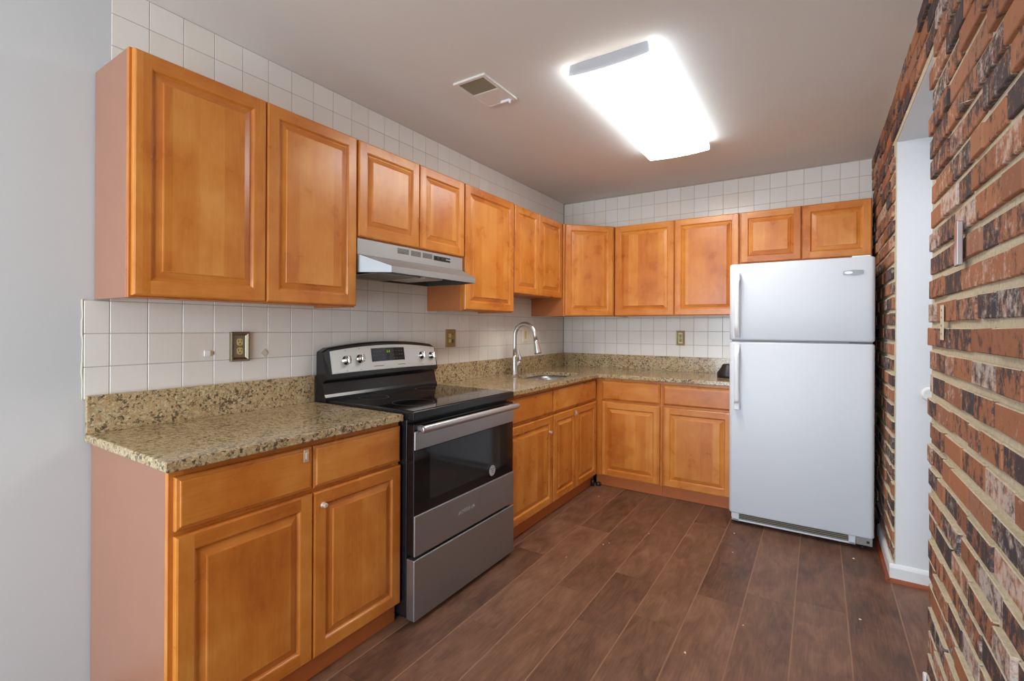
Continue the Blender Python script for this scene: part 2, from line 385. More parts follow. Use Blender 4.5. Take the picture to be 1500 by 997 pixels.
# brick wall: mortar slab with an opening, real bricks proud of it
bm = bmesh.new(); rnd = random.Random(11)
def slab(y0, y1, z0, z1): box(bm, XM, XM + 0.11, y0, y1, z0, z1, mat=1)
slab(YN, OY0 - 0.003, 0, H); slab(OY1 + 0.003, 0.004, 0, H); slab(OY0 - 0.003, OY1 + 0.003, OZ + 0.003, H)
CH, MJ = 0.0802, 0.0205
zc = 0.031 - CH; row = 0
while zc < H:
    za, zb = max(zc, 0.002), min(zc + CH - MJ, H - 0.001); row += 1
    y = -5.3 - rnd.random() * 0.2
    while y < 0:
        L = rnd.choice([0.196, 0.19, 0.2, 0.198, 0.095, 0.15, 0.2, 0.12]); y1 = y + L
        segs = [(y, min(y1, -0.001))]
        if za < OZ - 0.01:
            segs = []
            if y < OY0: segs.append((y, min(y1, OY0 - 0.005 - rnd.uniform(0, .008))))
            if y1 > OY1: segs.append((max(y, OY1 + 0.0055 + rnd.uniform(0, .010)), min(y1, -0.001)))
            zbb = zb
        zz0 = za
        if za < OZ < zb and y1 > OY0 and y < OY1: zz0 = OZ
        for s0, s1 in segs:
            if s1 - s0 < 0.04 or zb - zz0 < 0.015: continue
            t = bmesh.new(); bmesh.ops.create_cube(t, size=1); pr = rnd.uniform(-0.005, 0.004)
            for v in t.verts:
                j = 0.0022
                v.co = Vector((XR + pr if v.co.x < 0 else XM + 0.02, (s0 if v.co.y < 0 else s1) + rnd.uniform(-j, j), (zz0 if v.co.z < 0 else zb) + rnd.uniform(-j, j)))
            bmesh.ops.bevel(t, geom=list(t.edges), offset=0.0022, segments=1, affect='EDGES')
            for f in t.faces:
                f.normal_update()
                if f.normal.z > 0.6: f.material_index = 1
            copy_into(bm, t)
        y = y1 + (rnd.uniform(0.0015, 0.004) if rnd.random() < 0.7 else rnd.uniform(0.008, 0.016))
    zc += CH
struct('wall_right', bm, [BRICK, MORT], 'reclaimed red brick wall with charred and whitewashed bricks')

# hall beyond the opening
bm = bmesh.new()
box(bm, XM + 0.004, XH, OY1, OY1 + 0.10, 0, OZ + 0.1)
wj = struct('wall_hall_far', bm, HALLP, 'white wall seen through the opening in the brick')
bm = bmesh.new(); box(bm, XM + 0.004, XM + 0.24, OY0, OY1, OZ, OZ + 0.12); box(bm, XM + 0.24, XH, OY0 - 1.3, OY1, 2.40, 2.46)
struct('ceiling_hall', bm, HALLP, 'white soffit above the opening in the brick')
bm = bmesh.new(); box(bm, XM + 0.004, XM + 0.24, OY0 - 0.11, OY0, 0, OZ + 0.12); box(bm, XM + 0.112, XM + 0.24, OY0 - 1.3, OY0, 0, 2.42)
struct('wall_hall_near', bm, HALLP, 'white reveal on the near side of the brick opening')
bm = bmesh.new(); box(bm, XH - 0.02, XH + 0.08, OY0 - 1.3, OY1 + 0.1, 0, 2.45)
struct('wall_hall_end', bm, HALLP, 'white end wall of the hall beyond the opening')
bm = bmesh.new(); box(bm, XM + 0.11, XH, OY0 - 1.4, OY0 - 1.3, 0, 2.45)
struct('wall_hall_side', bm, HALLP, 'white side wall of the hall')
# near wall with patio door opening behind the viewer
bm = bmesh.new()
box(bm, -0.12, 0.25, YN - 0.1, YN, 0, H); box(bm, 2.25, XM + 0.12, YN - 0.1, YN, 0, H); box(bm, 0.25, 2.25, YN - 0.1, YN, 2.2, H)
struct('wall_near', bm, WALLP, 'painted wall behind the viewer with a patio door opening')
bm = bmesh.new()
for x0, x1 in ((0.25, 0.31), (2.19, 2.25), (1.22, 1.28)): box(bm, x0, x1, YN - 0.07, YN - 0.02, 0, 2.2, 0.004)
for z0, z1 in ((0, 0.06), (2.14, 2.2)): box(bm, 0.31, 2.19, YN - 0.07, YN - 0.02, z0, z1)
struct('door_1', bm, TRIMW, 'white framed patio door behind the viewer')
# baseboards
def base_prof(t=0.013, h=0.088): return [(0, 0.0), (t, 0.0), (t, h - 0.018), (t * 0.75, h - 0.008), (t * 0.35, h), (0, h)]
bm = bmesh.new()
prism(bm, [(XM - 0.0005 - p * 1.6, q) for p, q in base_prof()], -0.55, OY1 - 0.0005, M=lambda p, q, h: (p, h, q))
prism(bm, [(OY1 - p, q) for p, q in base_prof()], XM - 0.0208, XH - 0.02, M=lambda p, q, h: (h, p, q))
bb = struct('baseboard_right', bm, TRIMW, 'white baseboard turning from the brick into the opening')
bm = bmesh.new(); qr = [(0, 0)] + [(0.018 * math.cos(t * PI / 12), 0.018 * math.sin(t * PI / 12)) for t in range(7)]
prism(bm, [(XR - 0.011 - p, q) for p, q in qr], -0.60, OY1 - 0.03, M=lambda p, q, h: (p, h, q), smooth=False)
prism(bm, [(OY1 - 0.013 - p, q) for p, q in qr], XR - 0.029, XH - 0.02, M=lambda p, q, h: (h, p, q))
obj('shoe_molding', bm, QROUND, bb, 'reddish brown shoe molding')
bm = bmesh.new()
box(bm, XR - 0.010, XR + 0.003, OY0 - 0.012, OY0 + 0.0125, 0, 0.088, 0.004)
box(bm, XM + 0.02, XM + 0.24, OY0, OY0 + 0.0125, 0, 0.088, 0.003)
bn = struct('baseboard_hall', bm, TRIMW, 'white baseboard end at the near edge of the opening')

# ------------------------------------------------------------------ cabinets
def door_bm(M, s0, s1, z0, z1, d0, f=0.047, th=0.020):
    bm = bmesh.new()
    def rect(i, d): return [M(s0 + i, d0 + d, z0 + i), M(s1 - i, d0 + d, z0 + i), M(s1 - i, d0 + d, z1 - i), M(s0 + i, d0 + d, z1 - i)]
    outer = [(0, 0), (0, th - 0.006), (0.0015, th - 0.003), (0.006, th)]
    inner = [(f, th), (f + 0.0035, th - 0.002), (f + 0.006, th - 0.006), (f + 0.010, th - 0.0095), (f + 0.0125, th - 0.0095), (f + 0.033, th - 0.0035), (f + 0.0345, th - 0.001), (f + 0.038, th)]
    O = [[bm.verts.new(p) for p in rect(*l)] for l in outer]; I = [[bm.verts.new(p) for p in rect(*l)] for l in inner]
    bm.faces.new(O[0])
    def strip(A, B, mats):
        for i in range(4):
            fc = bm.faces.new((A[i], A[(i + 1) % 4], B[(i + 1) % 4], B[i])); fc.material_index = mats[i]
    hv = (1, 0, 1, 0)
    for A, B in zip(O, O[1:]): strip(A, B, hv)
    a_, c_ = O[-1], I[0]
    e = 0.006
    tb = [bm.verts.new(M(s0 + f, d0 + th, z)) for z in (z0 + e, z1 - e)] + [bm.verts.new(M(s1 - f, d0 + th, z)) for z in (z0 + e, z1 - e)]
    bm.faces.new((a_[0], tb[0], c_[0], c_[3], tb[1], a_[3])); bm.faces.new((a_[1], tb[2], c_[1], c_[2], tb[3], a_[2]))
    bm.faces.new((tb[0], tb[2], c_[1], c_[0])).material_index = 1; bm.faces.new((tb[1], tb[3], c_[2], c_[3])).material_index = 1
    for A, B in zip(I, I[1:]): strip(A, B, hv if B is not I[-1] else (1, 0, 1, 0))
    bm.faces.new(I[-1])
    return bm
def drawer_bm(M, s0, s1, z0, z1, d0, th=0.020):
    bm = bmesh.new()
    loops = [(0, 0), (0, th - 0.009), (0.003, th - 0.006), (0.010, th - 0.0035), (0.0115, th - 0.001), (0.014, th)]
    loft(bm, [[(s0 + i, d0 + d, z0 + i), (s1 - i, d0 + d, z0 + i), (s1 - i, d0 + d, z1 - i), (s0 + i, d0 + d, z1 - i)] for i, d in loops], smooth=False, M=M)
    return bm
def frame_bm(M, s0, s1, z0, z1, d0, d1, mids=(), rails=(), lw=0.04, rw=0.04, rh=0.04):
    bm = bmesh.new()
    box(bm, s0, s0 + lw, d0, d1, z0, z1, 0.0008, 1, 0, M); box(bm, s1 - rw, s1, d0, d1, z0, z1, 0.0008, 1, 0, M)
    for zz0, zz1 in [(z0, z0 + rh), (z1 - rh, z1)] + [(q - 0.02, q + 0.02) for q in rails]: box(bm, s0 + lw, s1 - rw, d0, d1, zz0, zz1, 0, 1, 1, M)
    for m in mids: box(bm, m - 0.02, m + 0.02, d0, d1 - 0.0005, z0 + rh, z1 - rh, 0, 1, 0, M)
    return bm
FT = 0.019
def upper(label, M, s0, s1, z0, z1, doors, D=0.293, dd=0.020, name='wall_cabinet', sideL=LAMI, sideR=LAMI):
    """face frame front at D, doors D..D+dd"""
    t = thing(name, label, 'cabinet', M((s0 + s1) / 2, 0.0, z0))
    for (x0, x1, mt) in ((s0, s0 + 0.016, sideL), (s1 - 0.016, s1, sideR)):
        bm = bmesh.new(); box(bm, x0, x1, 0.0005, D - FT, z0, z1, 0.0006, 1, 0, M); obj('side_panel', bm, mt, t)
    bm = bmesh.new(); box(bm, s0 + 0.016, s1 - 0.016, 0.0005, D - FT, z0 + 0.010, z0 + 0.022, 0, 1, 0, M); obj('bottom_panel', bm, LAMI, t)
    bm = bmesh.new(); box(bm, s0 + 0.016, s1 - 0.016, 0.0005, D - FT, z1 - 0.014, z1 - 0.001, 0, 1, 0, M); obj('top_panel', bm, LAMI, t)
    bm = bmesh.new(); box(bm, s0 + 0.016, s1 - 0.016, 0.0005, 0.006, z0 + 0.022, z1 - 0.014, 0, 1, 0, M); obj('back_panel', bm, INTER, t)
    mids = [(b0 + a1) / 2 for (a0, a1), (b0, b1) in zip(doors, doors[1:])]
    obj('face_frame', frame_bm(M, s0, s1, z0, z1, D - FT, D, mids), [WV, WH], t)
    for a0, a1 in doors: obj('door', door_bm(M, a0, a1, z0 + 0.006, z1 - 0.004, D + 0.0008, th=dd), [WV, WH], t)
    return t
ZT = 2.178
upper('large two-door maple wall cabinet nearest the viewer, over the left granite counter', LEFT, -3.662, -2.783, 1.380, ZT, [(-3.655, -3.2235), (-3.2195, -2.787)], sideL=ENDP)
upper('short two-door maple wall cabinet directly above the stainless range hood', LEFT, -2.781, -1.974, 1.712, ZT, [(-2.776, -2.3705), (-2.3665, -1.979)])
upper('single-door maple wall cabinet right beside the range hood', LEFT, -1.972, -1.409, 1.391, ZT, [(-1.967, -1.413)])
upper('short two-door maple wall cabinet above the sink and faucet', LEFT, -1.407, -0.640, 1.5285, ZT - 0.004, [(-1.402, -1.051), (-1.047, -0.652)])
# diagonal corner cabinet
q0, q1 = Vector((0.313, -0.638)), Vector((0.640, -0.313)); dv = (q1 - q0); DL = dv.length; dv.normalize(); nv = Vector((dv.y, -dv.x))
def DIAG(s, d, z): return (q0.x + dv.x * s + nv.x * d, q0.y + dv.y * s + nv.y * d, z)
t = thing('corner_wall_cabinet', 'diagonal maple wall cabinet with one door set across the back corner', 'cabinet', (0.2, -0.2, 1.386))
zb0, zb1 = 1.386, 2.168
bm = bmesh.new(); box(bm, 0.0005, 0.313, -0.638, -0.622, zb0, zb1, 0.0006, 1); obj('side_panel', bm, LAMI, t)
bm = bmesh.new(); box(bm, 0.624, 0.640, -0.313, -0.0005, zb0, zb1, 0.0006, 1); obj('side_panel', bm, LAMI, t)
for nm, z0, z1 in (('bottom_panel', zb0 + 0.008, zb0 + 0.02), ('top_panel', zb1 - 0.014, zb1 - 0.001)):
    bm = bmesh.new(); loft(bm, [[(x, y, z) for x, y in ((0.001, -0.621), (0.30, -0.621), (0.623, -0.30), (0.623, -0.001), (0.001, -0.001))] for z in (z0, z1)], smooth=False); obj(nm, bm, LAMI, t)
obj('face_frame', frame_bm(DIAG, 0, DL, zb0, zb1, -FT, 0.0), [WV, WH], t)
obj('door', door_bm(DIAG, 0.014, DL - 0.014, zb0 + 0.005, zb1 - 0.004, 0.001), [WV, WH], t)
upper('tall two-door maple wall cabinet on the back wall beside the diagonal corner', BACK, 0.642, 1.634, 1.386, 2.168, [(0.648, 1.150), (1.156, 1.629)])
upper('small two-door maple wall cabinet above the white refrigerator', BACK, 1.636, 2.440, 1.776, 2.166, [(1.642, 2.034), (2.040, 2.436)])

def latch(bmx, M, s, d, z, kind):
    if kind == 'tab':      # flat adhesive tab with a hook
        box(bmx, s - 0.010, s + 0.010, d, d + 0.003, z - 0.022, z + 0.022, 0.0014, 2, 0, M)
        box(bmx, s - 0.006, s + 0.006, d + 0.003, d + 0.010, z - 0.012, z + 0.012, 0.003, 2, 0, M)
    else:                  # round knob-like catch
        c = M(s, d, z); ax = Vector(M(s, d + 1, z)) - Vector(c)
        lathe(bmx, c, ax, [(0, 0.011), (0.003, 0.011), (0.005, 0.006), (0.010, 0.006), (0.013, 0.009), (0.018, 0.009), (0.020, 0.005)], 18)
def base(label, M, s0, s1, fronts, D=0.600, dd=0.020, sideL=None, mids=(), toe=(0, 0), rails=(0.698,), lw=0.04):
    t = thing('base_cabinet', label, 'cabinet', M((s0 + s1) / 2, 0.0, 0.0)); ZB, ZC = 0.085, 0.8815
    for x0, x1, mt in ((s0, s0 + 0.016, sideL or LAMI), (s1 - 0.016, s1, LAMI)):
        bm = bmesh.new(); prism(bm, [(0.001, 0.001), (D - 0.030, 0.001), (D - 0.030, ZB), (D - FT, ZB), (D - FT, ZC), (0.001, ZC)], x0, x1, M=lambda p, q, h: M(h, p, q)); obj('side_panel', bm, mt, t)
    bm = bmesh.new(); box(bm, s0 + 0.016, s1 - 0.016, 0.001, D - FT, ZB + 0.004, ZB + 0.02, 0, 1, 0, M); obj('bottom_panel', bm, INTER, t)
    bm = bmesh.new(); box(bm, s0 + 0.016, s1 - 0.016, 0.001, 0.007, ZB + 0.02, ZC, 0, 1, 0, M); obj('back_panel', bm, INTER, t)
    obj('face_frame', frame_bm(M, s0, s1, ZB, ZC, D - FT, D, mids, rails, lw=lw), [WV, WH], t)
    bm = bmesh.new(); box(bm, s0 + toe[0], s1 + toe[1], D - 0.030, D - 0.018, 0.001, ZB - 0.002, 0.0008, 1, 0, M); obj('toe_kick', bm, TOEK, t)
    for fr in fronts:
        kind, a0, a1, z0, z1 = fr[:5]
        o = obj('door' if kind == 'door' else 'drawer', (door_bm if kind == 'door' else drawer_bm)(M, a0, a1, z0, z1, D + 0.0008, th=dd), [WV, WH] if kind == 'door' else [WH], t)
        if len(fr) > 5:
            bm = bmesh.new(); latch(bm, M, fr[5], D + dd + 0.0008, fr[6], fr[7]); obj('child_latch', bm, CLEARP, o, 'clear plastic latch stuck on the front')
    return t
DZ0, DZ1, WZ0, WZ1 = 0.092, 0.690, 0.705, 0.859
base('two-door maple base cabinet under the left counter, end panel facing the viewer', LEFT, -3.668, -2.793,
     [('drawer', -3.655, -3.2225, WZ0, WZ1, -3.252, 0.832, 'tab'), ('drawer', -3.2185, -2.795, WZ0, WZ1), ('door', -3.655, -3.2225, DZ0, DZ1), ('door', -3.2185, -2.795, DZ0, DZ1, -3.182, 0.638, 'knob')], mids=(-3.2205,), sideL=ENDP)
base('narrow one-door maple base cabinet between the range and the sink cabinet', LEFT, -1.982, -1.384,
     [('drawer', -1.975, -1.388, WZ0, WZ1), ('door', -1.975, -1.388, DZ0, DZ1, -1.440, 0.583, 'knob')])
base('two-door maple sink base cabinet below the faucet', LEFT, -1.382, -0.6012,
     [('drawer', -1.378, -0.640, WZ0, WZ1), ('door', -1.378, -1.020, DZ0, DZ1), ('door', -1.016, -0.640, DZ0, DZ1, -1.030, 0.650, 'tab')], mids=(), toe=(0, 0))
base('one-door maple base cabinet at the inner corner of the back run', BACK, 0.6012, 1.1395,
     [('drawer', 0.660, 1.128, WZ0, WZ1), ('door', 0.660, 1.128, DZ0, DZ1)], lw=0.08)
base('one-door maple base cabinet next to the refrigerator', BACK, 1.1405, 1.640,
     [('drawer', 1.152, 1.634, WZ0, WZ1), ('door', 1.152, 1.634, DZ0, DZ1)])

# ------------------------------------------------------------------ granite counters
def slab_poly(bm, outer, holes, z0, z1, e=0.004):
    """outer/hole loops (ccw / cw lists of 2D points) -> slab with an eased top and bottom edge"""
    def inset(lp, k):
        n = len(lp); out = []
        for i in range(n):
            p0, p1, p2 = Vector(lp[i - 1]), Vector(lp[i]), Vector(lp[(i + 1) % n])
            n1 = Vector((-(p1 - p0).y, (p1 - p0).x)).normalized(); n2 = Vector((-(p2 - p1).y, (p2 - p1).x)).normalized()
            m = (n1 + n2); m = m / max(m.dot(n1), 0.2); out.append(tuple(p1 + m * k))
        return out
    rings_top = []; rings_bot = []
    for lp in [outer] + holes:
        prof = [(e, z0), (0.3 * e, z0 + 0.3 * e), (0, z0 + e), (0, z1 - e), (0.3 * e, z1 - 0.3 * e), (e, z1)]
        loft(bm, [[(x, y, z) for x, y in inset(lp, k)] for k, z in prof], cap0=False, cap1=False, smooth=False)
        rings_top.append(inset(lp, e))
    pts = []; edges = []; 
    for lp in rings_top:
        b0 = len(pts); pts += [Vector(p) for p in lp]; edges += [(b0 + i, b0 + (i + 1) % len(lp)) for i in range(len(lp))]
    vs, es, fs, *_ = geometry.delaunay_2d_cdt(pts, edges, [], 2, 1e-6)
    def inside(p, lp):
        c = False; n = len(lp)
        for i in range(n):
            (x1, y1), (x2, y2) = lp[i], lp[(i + 1) % n]
            if (y1 > p[1]) != (y2 > p[1]) and p[0] < (x2 - x1) * (p[1] - y1) / (y2 - y1) + x1: c = not c
        return c
    for z in (z1, z0):
        V = [bm.verts.new((v.x, v.y, z)) for v in vs]
        for f in fs:
            c = sum((vs[i] for i in f), Vector((0, 0))) / len(f)
            if inside(c, rings_top[0]) and not any(inside(c, h) for h in rings_top[1:]):
                try: bm.faces.new([V[i] for i in f])
                except ValueError: pass
    bmesh.ops.remove_doubles(bm, verts=list(bm.verts), dist=1e-5)
def rrect(x0, x1, y0, y1, r_, n=6):
    out = []
    for cx, cy, a0 in ((x1 - r_, y1 - r_, 0), (x0 + r_, y1 - r_, 90), (x0 + r_, y0 + r_, 180), (x1 - r_, y0 + r_, 270)):
        for k in range(n + 1):
            an = math.radians(a0 + 90 * k / n); out.append((cx + r_ * math.cos(an), cy + r_ * math.sin(an)))
    return out
CZ0, CZ1, CE = 0.882, 0.9124, 0.638
SX0, SX1, SY0, SY1 = 0.165, 0.525, -1.275, -0.700
t = thing('granite_countertop', 'short speckled tan granite counter left of the range', 'countertop', (0.32, -3.2, CZ0))
bm = bmesh.new(); slab_poly(bm, [(0.001, -3.686), (CE, -3.686), (CE, -2.8015), (0.001, -2.8015)], [], CZ0, CZ1); obj('slab', bm, GRAN, t)
bm = bmesh.new(); box(bm, 0.001, 0.021, -3.686, -2.8045, CZ1, 1.044, 0.0015, 2); obj('backsplash', bm, GRAN, t)
t = thing('granite_countertop', 'L-shaped speckled tan granite counter with the sink, running to the refrigerator', 'countertop', (0.4, -0.4, CZ0))
bm = bmesh.new()
slab_poly(bm, [(0.001, -1.981), (CE, -1.981), (CE, -CE), (1.632, -CE), (1.632, -0.001), (0.001, -0.001)], [rrect(SX0, SX1, SY0, SY1, 0.07)[::-1]], CZ0, CZ1); obj('slab', bm, GRAN, t)
bm = bmesh.new(); box(bm, 0.001, 0.021, -1.970, -0.0225, CZ1, 1.038, 0.0015, 2); obj('backsplash', bm, GRAN, t)
bm = bmesh.new(); box(bm, 0.001, 1.632, -0.021, -0.001, CZ1, 1.040, 0.0015, 2); obj('backsplash', bm, GRAN, t)

# sink bowl
t = thing('sink', 'undermount stainless sink bowl set into the L-shaped granite counter', 'sink', (0.345, -0.99, CZ0 - 0.2))
bm = bmesh.new(); cxs, cys = (SX0 + SX1) / 2, (SY0 + SY1) / 2
def ring(k, z, rr): return [(x, y, z) for x, y in rrect(SX0 - 0.005 + k, SX1 + 0.005 - k, SY0 - 0.005 + k, SY1 + 0.005 - k, rr)]
lp = [ring(-0.015, CZ0 - 0.004, 0.085), ring(-0.015, CZ0 - 0.001, 0.085), ring(0, CZ0 - 0.001, 0.075), ring(0.004, CZ0 - 0.03, 0.075), ring(0.010, CZ0 - 0.14, 0.07), ring(0.022, CZ0 - 0.168, 0.06), ring(0.05, CZ0 - 0.176, 0.05), ring(0.12, CZ0 - 0.178, 0.03)]
lp2 = [ring(0.12, CZ0 - 0.181, 0.03), ring(0.04, CZ0 - 0.179, 0.05), ring(0.006, CZ0 - 0.14, 0.07), ring(-0.003, CZ0 - 0.004, 0.075)]
loft(bm, lp, cap0=False, cap1=True); loft(bm, lp2, cap0=True, cap1=False); obj('bowl', bm, STEELB, t, recalc=True)
bm = bmesh.new(); lathe(bm, (cxs, cys, CZ0 - 0.178), (0, 0, 1), [(0.0005, 0.045), (0.004, 0.045), (0.005, 0.038), (0.001, 0.03), (0.001, 0.004)], 28); obj('drain', bm, CHROME, t)

# faucet
FX, FY = 0.112, -1.083
t = thing('faucet', 'brushed nickel gooseneck faucet with pull-down spray head', 'faucet', (FX, FY, CZ1))
bm = bmesh.new(); lathe(bm, (FX, FY, CZ1 + 0.0006), (0, 0, 1), [(0, 0.0265), (0.004, 0.0265), (0.010, 0.0235), (0.08, 0.022), (0.14, 0.0200), (0.16, 0.0185)], 24); obj('base', bm, NICKEL, t)
pts = [(FX, FY, CZ1 + 0.155), (FX, FY, CZ1 + 0.22), (FX, FY, 1.222)]
R0 = 0.093
for k in range(1, 15): an = PI - k * (PI * 0.965) / 14; pts.append((FX + R0 + R0 * math.cos(an), FY, 1.222 + R0 * math.sin(an)))
pts += [(FX + 2 * R0 + 0.006, FY, 1.185)]
bm = bmesh.new(); tube(bm, pts, 0.0165, 18); obj('spout', bm, NICKEL, t)
bm = bmesh.new(); ax = Vector((0.22, 0, -1)); lathe(bm, (FX + 2 * R0 + 0.006, FY, 1.190), ax, [(0, 0.0165), (0.004, 0.0190), (0.010, 0.0190), (0.05, 0.0225), (0.095, 0.0285), (0.106, 0.0285), (0.108, 0.023)], 24); obj('spray_head', bm, NICKEL, t)
LV = lambda d, z: (FX + 0.55 * d, FY + 0.835 * d, CZ1 + z)
bm = bmesh.new(); tube(bm, [LV(0.0, 0.050), LV(0.016, 0.066), LV(0.036, 0.092), LV(0.046, 0.112)], [0.017, 0.0175, 0.0185, 0.016], 18)
obj('lever_hub', bm, NICKEL, t)
bm = bmesh.new(); tube(bm, [LV(0.044, 0.108), LV(0.050, 0.124), LV(0.046, 0.146), LV(0.036, 0.168), LV(0.031, 0.188), LV(0.033, 0.206)], [0.015, 0.0125, 0.0095, 0.0075, 0.0065, 0.005], 14); obj('lever', bm, NICKEL, t)

# ------------------------------------------------------------------ range
RY0, RY1 = -2.786, -1.990; RF = 0.690
t = thing('range', 'freestanding electric range with stainless front and black glass cooktop', 'stove', (0.36, -2.388, 0))
bm = bmesh.new(); box(bm, 0.025, 0.640, RY0 + 0.004, RY1 - 0.004, 0.03, 0.885, 0.003); box(bm, 0.06, 0.62, RY0 + 0.02, RY1 - 0.02, 0.012, 0.03); obj('body', bm, BLACKE, t)
for fy in (RY0 + 0.05, RY1 - 0.05):
    for fx in (0.1, 0.58):
        bm = bmesh.new(); lathe(bm, (fx, fy, 0.0005), (0, 0, 1), [(0, 0.02), (0.006, 0.02), (0.007, 0.009), (0.0118, 0.009)], 16); obj('leveling_foot', bm, BLACKP, t)
bm = bmesh.new(); box(bm, 0.065, RF - 0.004, RY0, RY1, 0.886, 0.924, 0.005, 3); obj('cooktop_frame', bm, BLACKE, t)
bm = bmesh.new(); box(bm, 0.10, RF - 0.014, RY0 + 0.010, RY1 - 0.010, 0.9235, 0.9262, 0.001, 1)
ct = obj('cooktop_glass', bm, BLACKG, t)
for bx_, by_, br in ((0.22, -2.60, 0.075), (0.22, -2.18, 0.085), (0.50, -2.60, 0.10), (0.50, -2.18, 0.08)):
    bm = bmesh.new(); loft(bm, [[(bx_ + rr * math.cos(k * PI / 24), by_ + rr * math.sin(k * PI / 24), z) for k in range(48)] for rr, z in ((br, 0.9262), (br, 0.9265), (br - 0.0015, 0.9265), (br - 0.0015, 0.9262))], cap0=False, cap1=False)
    obj('burner_ring', bm, DARKG, ct)
# backguard (curved top)
GY0, GY1 = -2.7985, -1.984
def topz(y, c=0.0):
    u_ = (y - (GY0 + GY1) / 2) / ((GY1 - GY0) / 2); return 1.206 - 0.030 * u_ * u_ - c
N_ = 24; ys = [GY0 + (GY1 - GY0) * k / N_ for k in range(N_ + 1)]
bm = bmesh.new()
def bg(y):     # profile in x,z : back, top, sloping face, ledge, riser
    tz = topz(y)
    e_ = min(abs(y - GY0), abs(y - GY1)); tz -= 0.012 * max(0, 1 - e_ / 0.018) ** 2
    return [(0.026, y, 0.90), (0.026, y, tz - 0.008), (0.032, y, tz), (0.068, y, tz), (0.076, y, tz - 0.007), (0.104, y, 1.030), (0.100, y, 1.022), (0.082, y, 1.012), (0.078, y, 1.005), (0.092, y, 0.95), (0.100, y, 0.936), (0.100, y, 0.90)]
loft(bm, [bg(y) for y in ys], smooth=False); obj('backguard', bm, BLACKE, t)
# silver control panel on the slope
def face_pt(y, f_, off):   # f_ 0 at bottom .. 1 at top of the slope
    tz = topz(y) - 0.007; zlo, zhi = 1.030, tz; x_ = 0.104 + (0.076 - 0.104) * f_; z_ = zlo + (zhi - zlo) * f_
    n_ = Vector((zhi - zlo, 0, 0.028)).normalized(); return (x_ + n_.x * off, y, z_ + n_.z * off)
PY0, PY1 = -2.762, -1.996
pys = [PY0 + (PY1 - PY0) * k / 20 for k in range(21)]
bm = bmesh.new(); loft(bm, [[face_pt(y, 0.13, 0.0003), face_pt(y, 0.13, 0.003), face_pt(y, 0.145, 0.004), face_pt(y, 0.91, 0.004), face_pt(y, 0.925, 0.003), face_pt(y, 0.925, 0.0003)] for y in pys], smooth=False)
cp = obj('control_panel', bm, PANEL, t)
nrm = Vector((0.15, 0, 0.028)).normalized()
for i, ky in enumerate((-2.672, -2.583, -2.118, -2.032)):
    bm = bmesh.new(); c = Vector(face_pt(ky, 0.54, 0.004))
    lathe(bm, c, nrm, [(0, 0.024), (0.002, 0.024), (0.003, 0.0205), (0.020, 0.0185), (0.024, 0.0165), (0.0245, 0.001)], 28)
    ka = bmesh.new(); box(ka, -0.0065, 0.0065, -0.019, 0.019, 0.018, 0.034, 0.003, 2)
    upv = Vector((-0.028, 0, 0.15)).normalized(); sd = upv.cross(nrm)
    copy_into(bm, ka, 0, lambda x, y, z: tuple(c + sd * x + upv * y + nrm * z)); obj('knob', bm, CHROME, t, 'chrome knob')
bm = bmesh.new(); dys = (-2.505, -2.262)
loft(bm, [[face_pt(y, f_ if abs(y) > 9 else f_, o_) for f_, o_ in ((0.40, 0.003), (0.40, 0.0055), (0.83, 0.0055), (0.83, 0.003))] for y in [dys[0] + (dys[1] - dys[0]) * k / 6 for k in range(7)]], smooth=False)
dp = obj('display', bm, BLACKG, t)
upv = Vector((-0.028, 0, 0.15)).normalized()
def on_panel(y, f_, off):
    c = Vector(face_pt(y, f_, off)); return lambda x, yy, z: tuple(c + Vector((0, 1, 0)) * x + upv * yy + nrm * z)
obj('clock_digits', text_bm('5:4', 0.021, on_panel(-2.385, 0.70, 0.0062)), GREENL, dp, 'glowing green clock digits')
kr = random.Random(5)
for base_y in (-2.486, -2.345):
    bm = bmesh.new()
    for col_ in range(4):
        for rw_ in range(3):
            M_ = on_panel(base_y + col_ * 0.021, 0.48 + rw_ * 0.12, 0.0056); w_ = kr.uniform(0.003, 0.007)
            box(bm, -w_, w_, -0.0012, 0.0012, 0, 0.0004, M=M_)
    obj('key_print', bm, KEYM, dp)
for yc_, w_ in ((-2.46, 0.035), (-2.29, 0.03)):
    bm = bmesh.new(); box(bm, -w_, w_, -0.0015, 0.0015, 0, 0.0004, M=on_panel(yc_, 0.25, 0.0042)); obj('panel_print', bm, DARKG, cp)
for ky in (-2.672, -2.583, -2.118, -2.032):
    for da in (0.2, 0.86):
        bm = bmesh.new(); box(bm, -0.003, 0.003, -0.0015, 0.0015, 0, 0.0004, M=on_panel(ky, da, 0.0042)); obj('panel_print', bm, DARKG, cp)
# oven door
DY0, DY1 = RY0 + 0.004, RY1 - 0.006
bm = bmesh.new(); box(bm, 0.642, RF - 0.006, DY0, DY1, 0.300, 0.868, 0.004, 2); od = obj('oven_door', bm, BLACKG, t)
bm = bmesh.new(); box(bm, RF - 0.010, RF, DY0, DY1, 0.757, 0.838, 0.003, 2); obj('door_top_band', bm, STEEL, od, 'brushed stainless band')
bm = bmesh.new(); box(bm, RF - 0.010, RF, DY0, DY1, 0.299, 0.474, 0.003, 2); obj('door_bottom_band', bm, STEEL, od, 'brushed stainless band')
bm = bmesh.new(); box(bm, RF - 0.0065, RF - 0.0050, DY0 + 0.10, DY1 - 0.13, 0.520, 0.752, 0.0005, 1); obj('window', bm, WINDOWG, od)
bm = bmesh.new(); hz = 0.850
loop_p = lambda y: [(RF + 0.034 + 0.013 * math.cos(k * PI / 8), y, hz + 0.0165 * math.sin(k * PI / 8)) for k in range(16)]
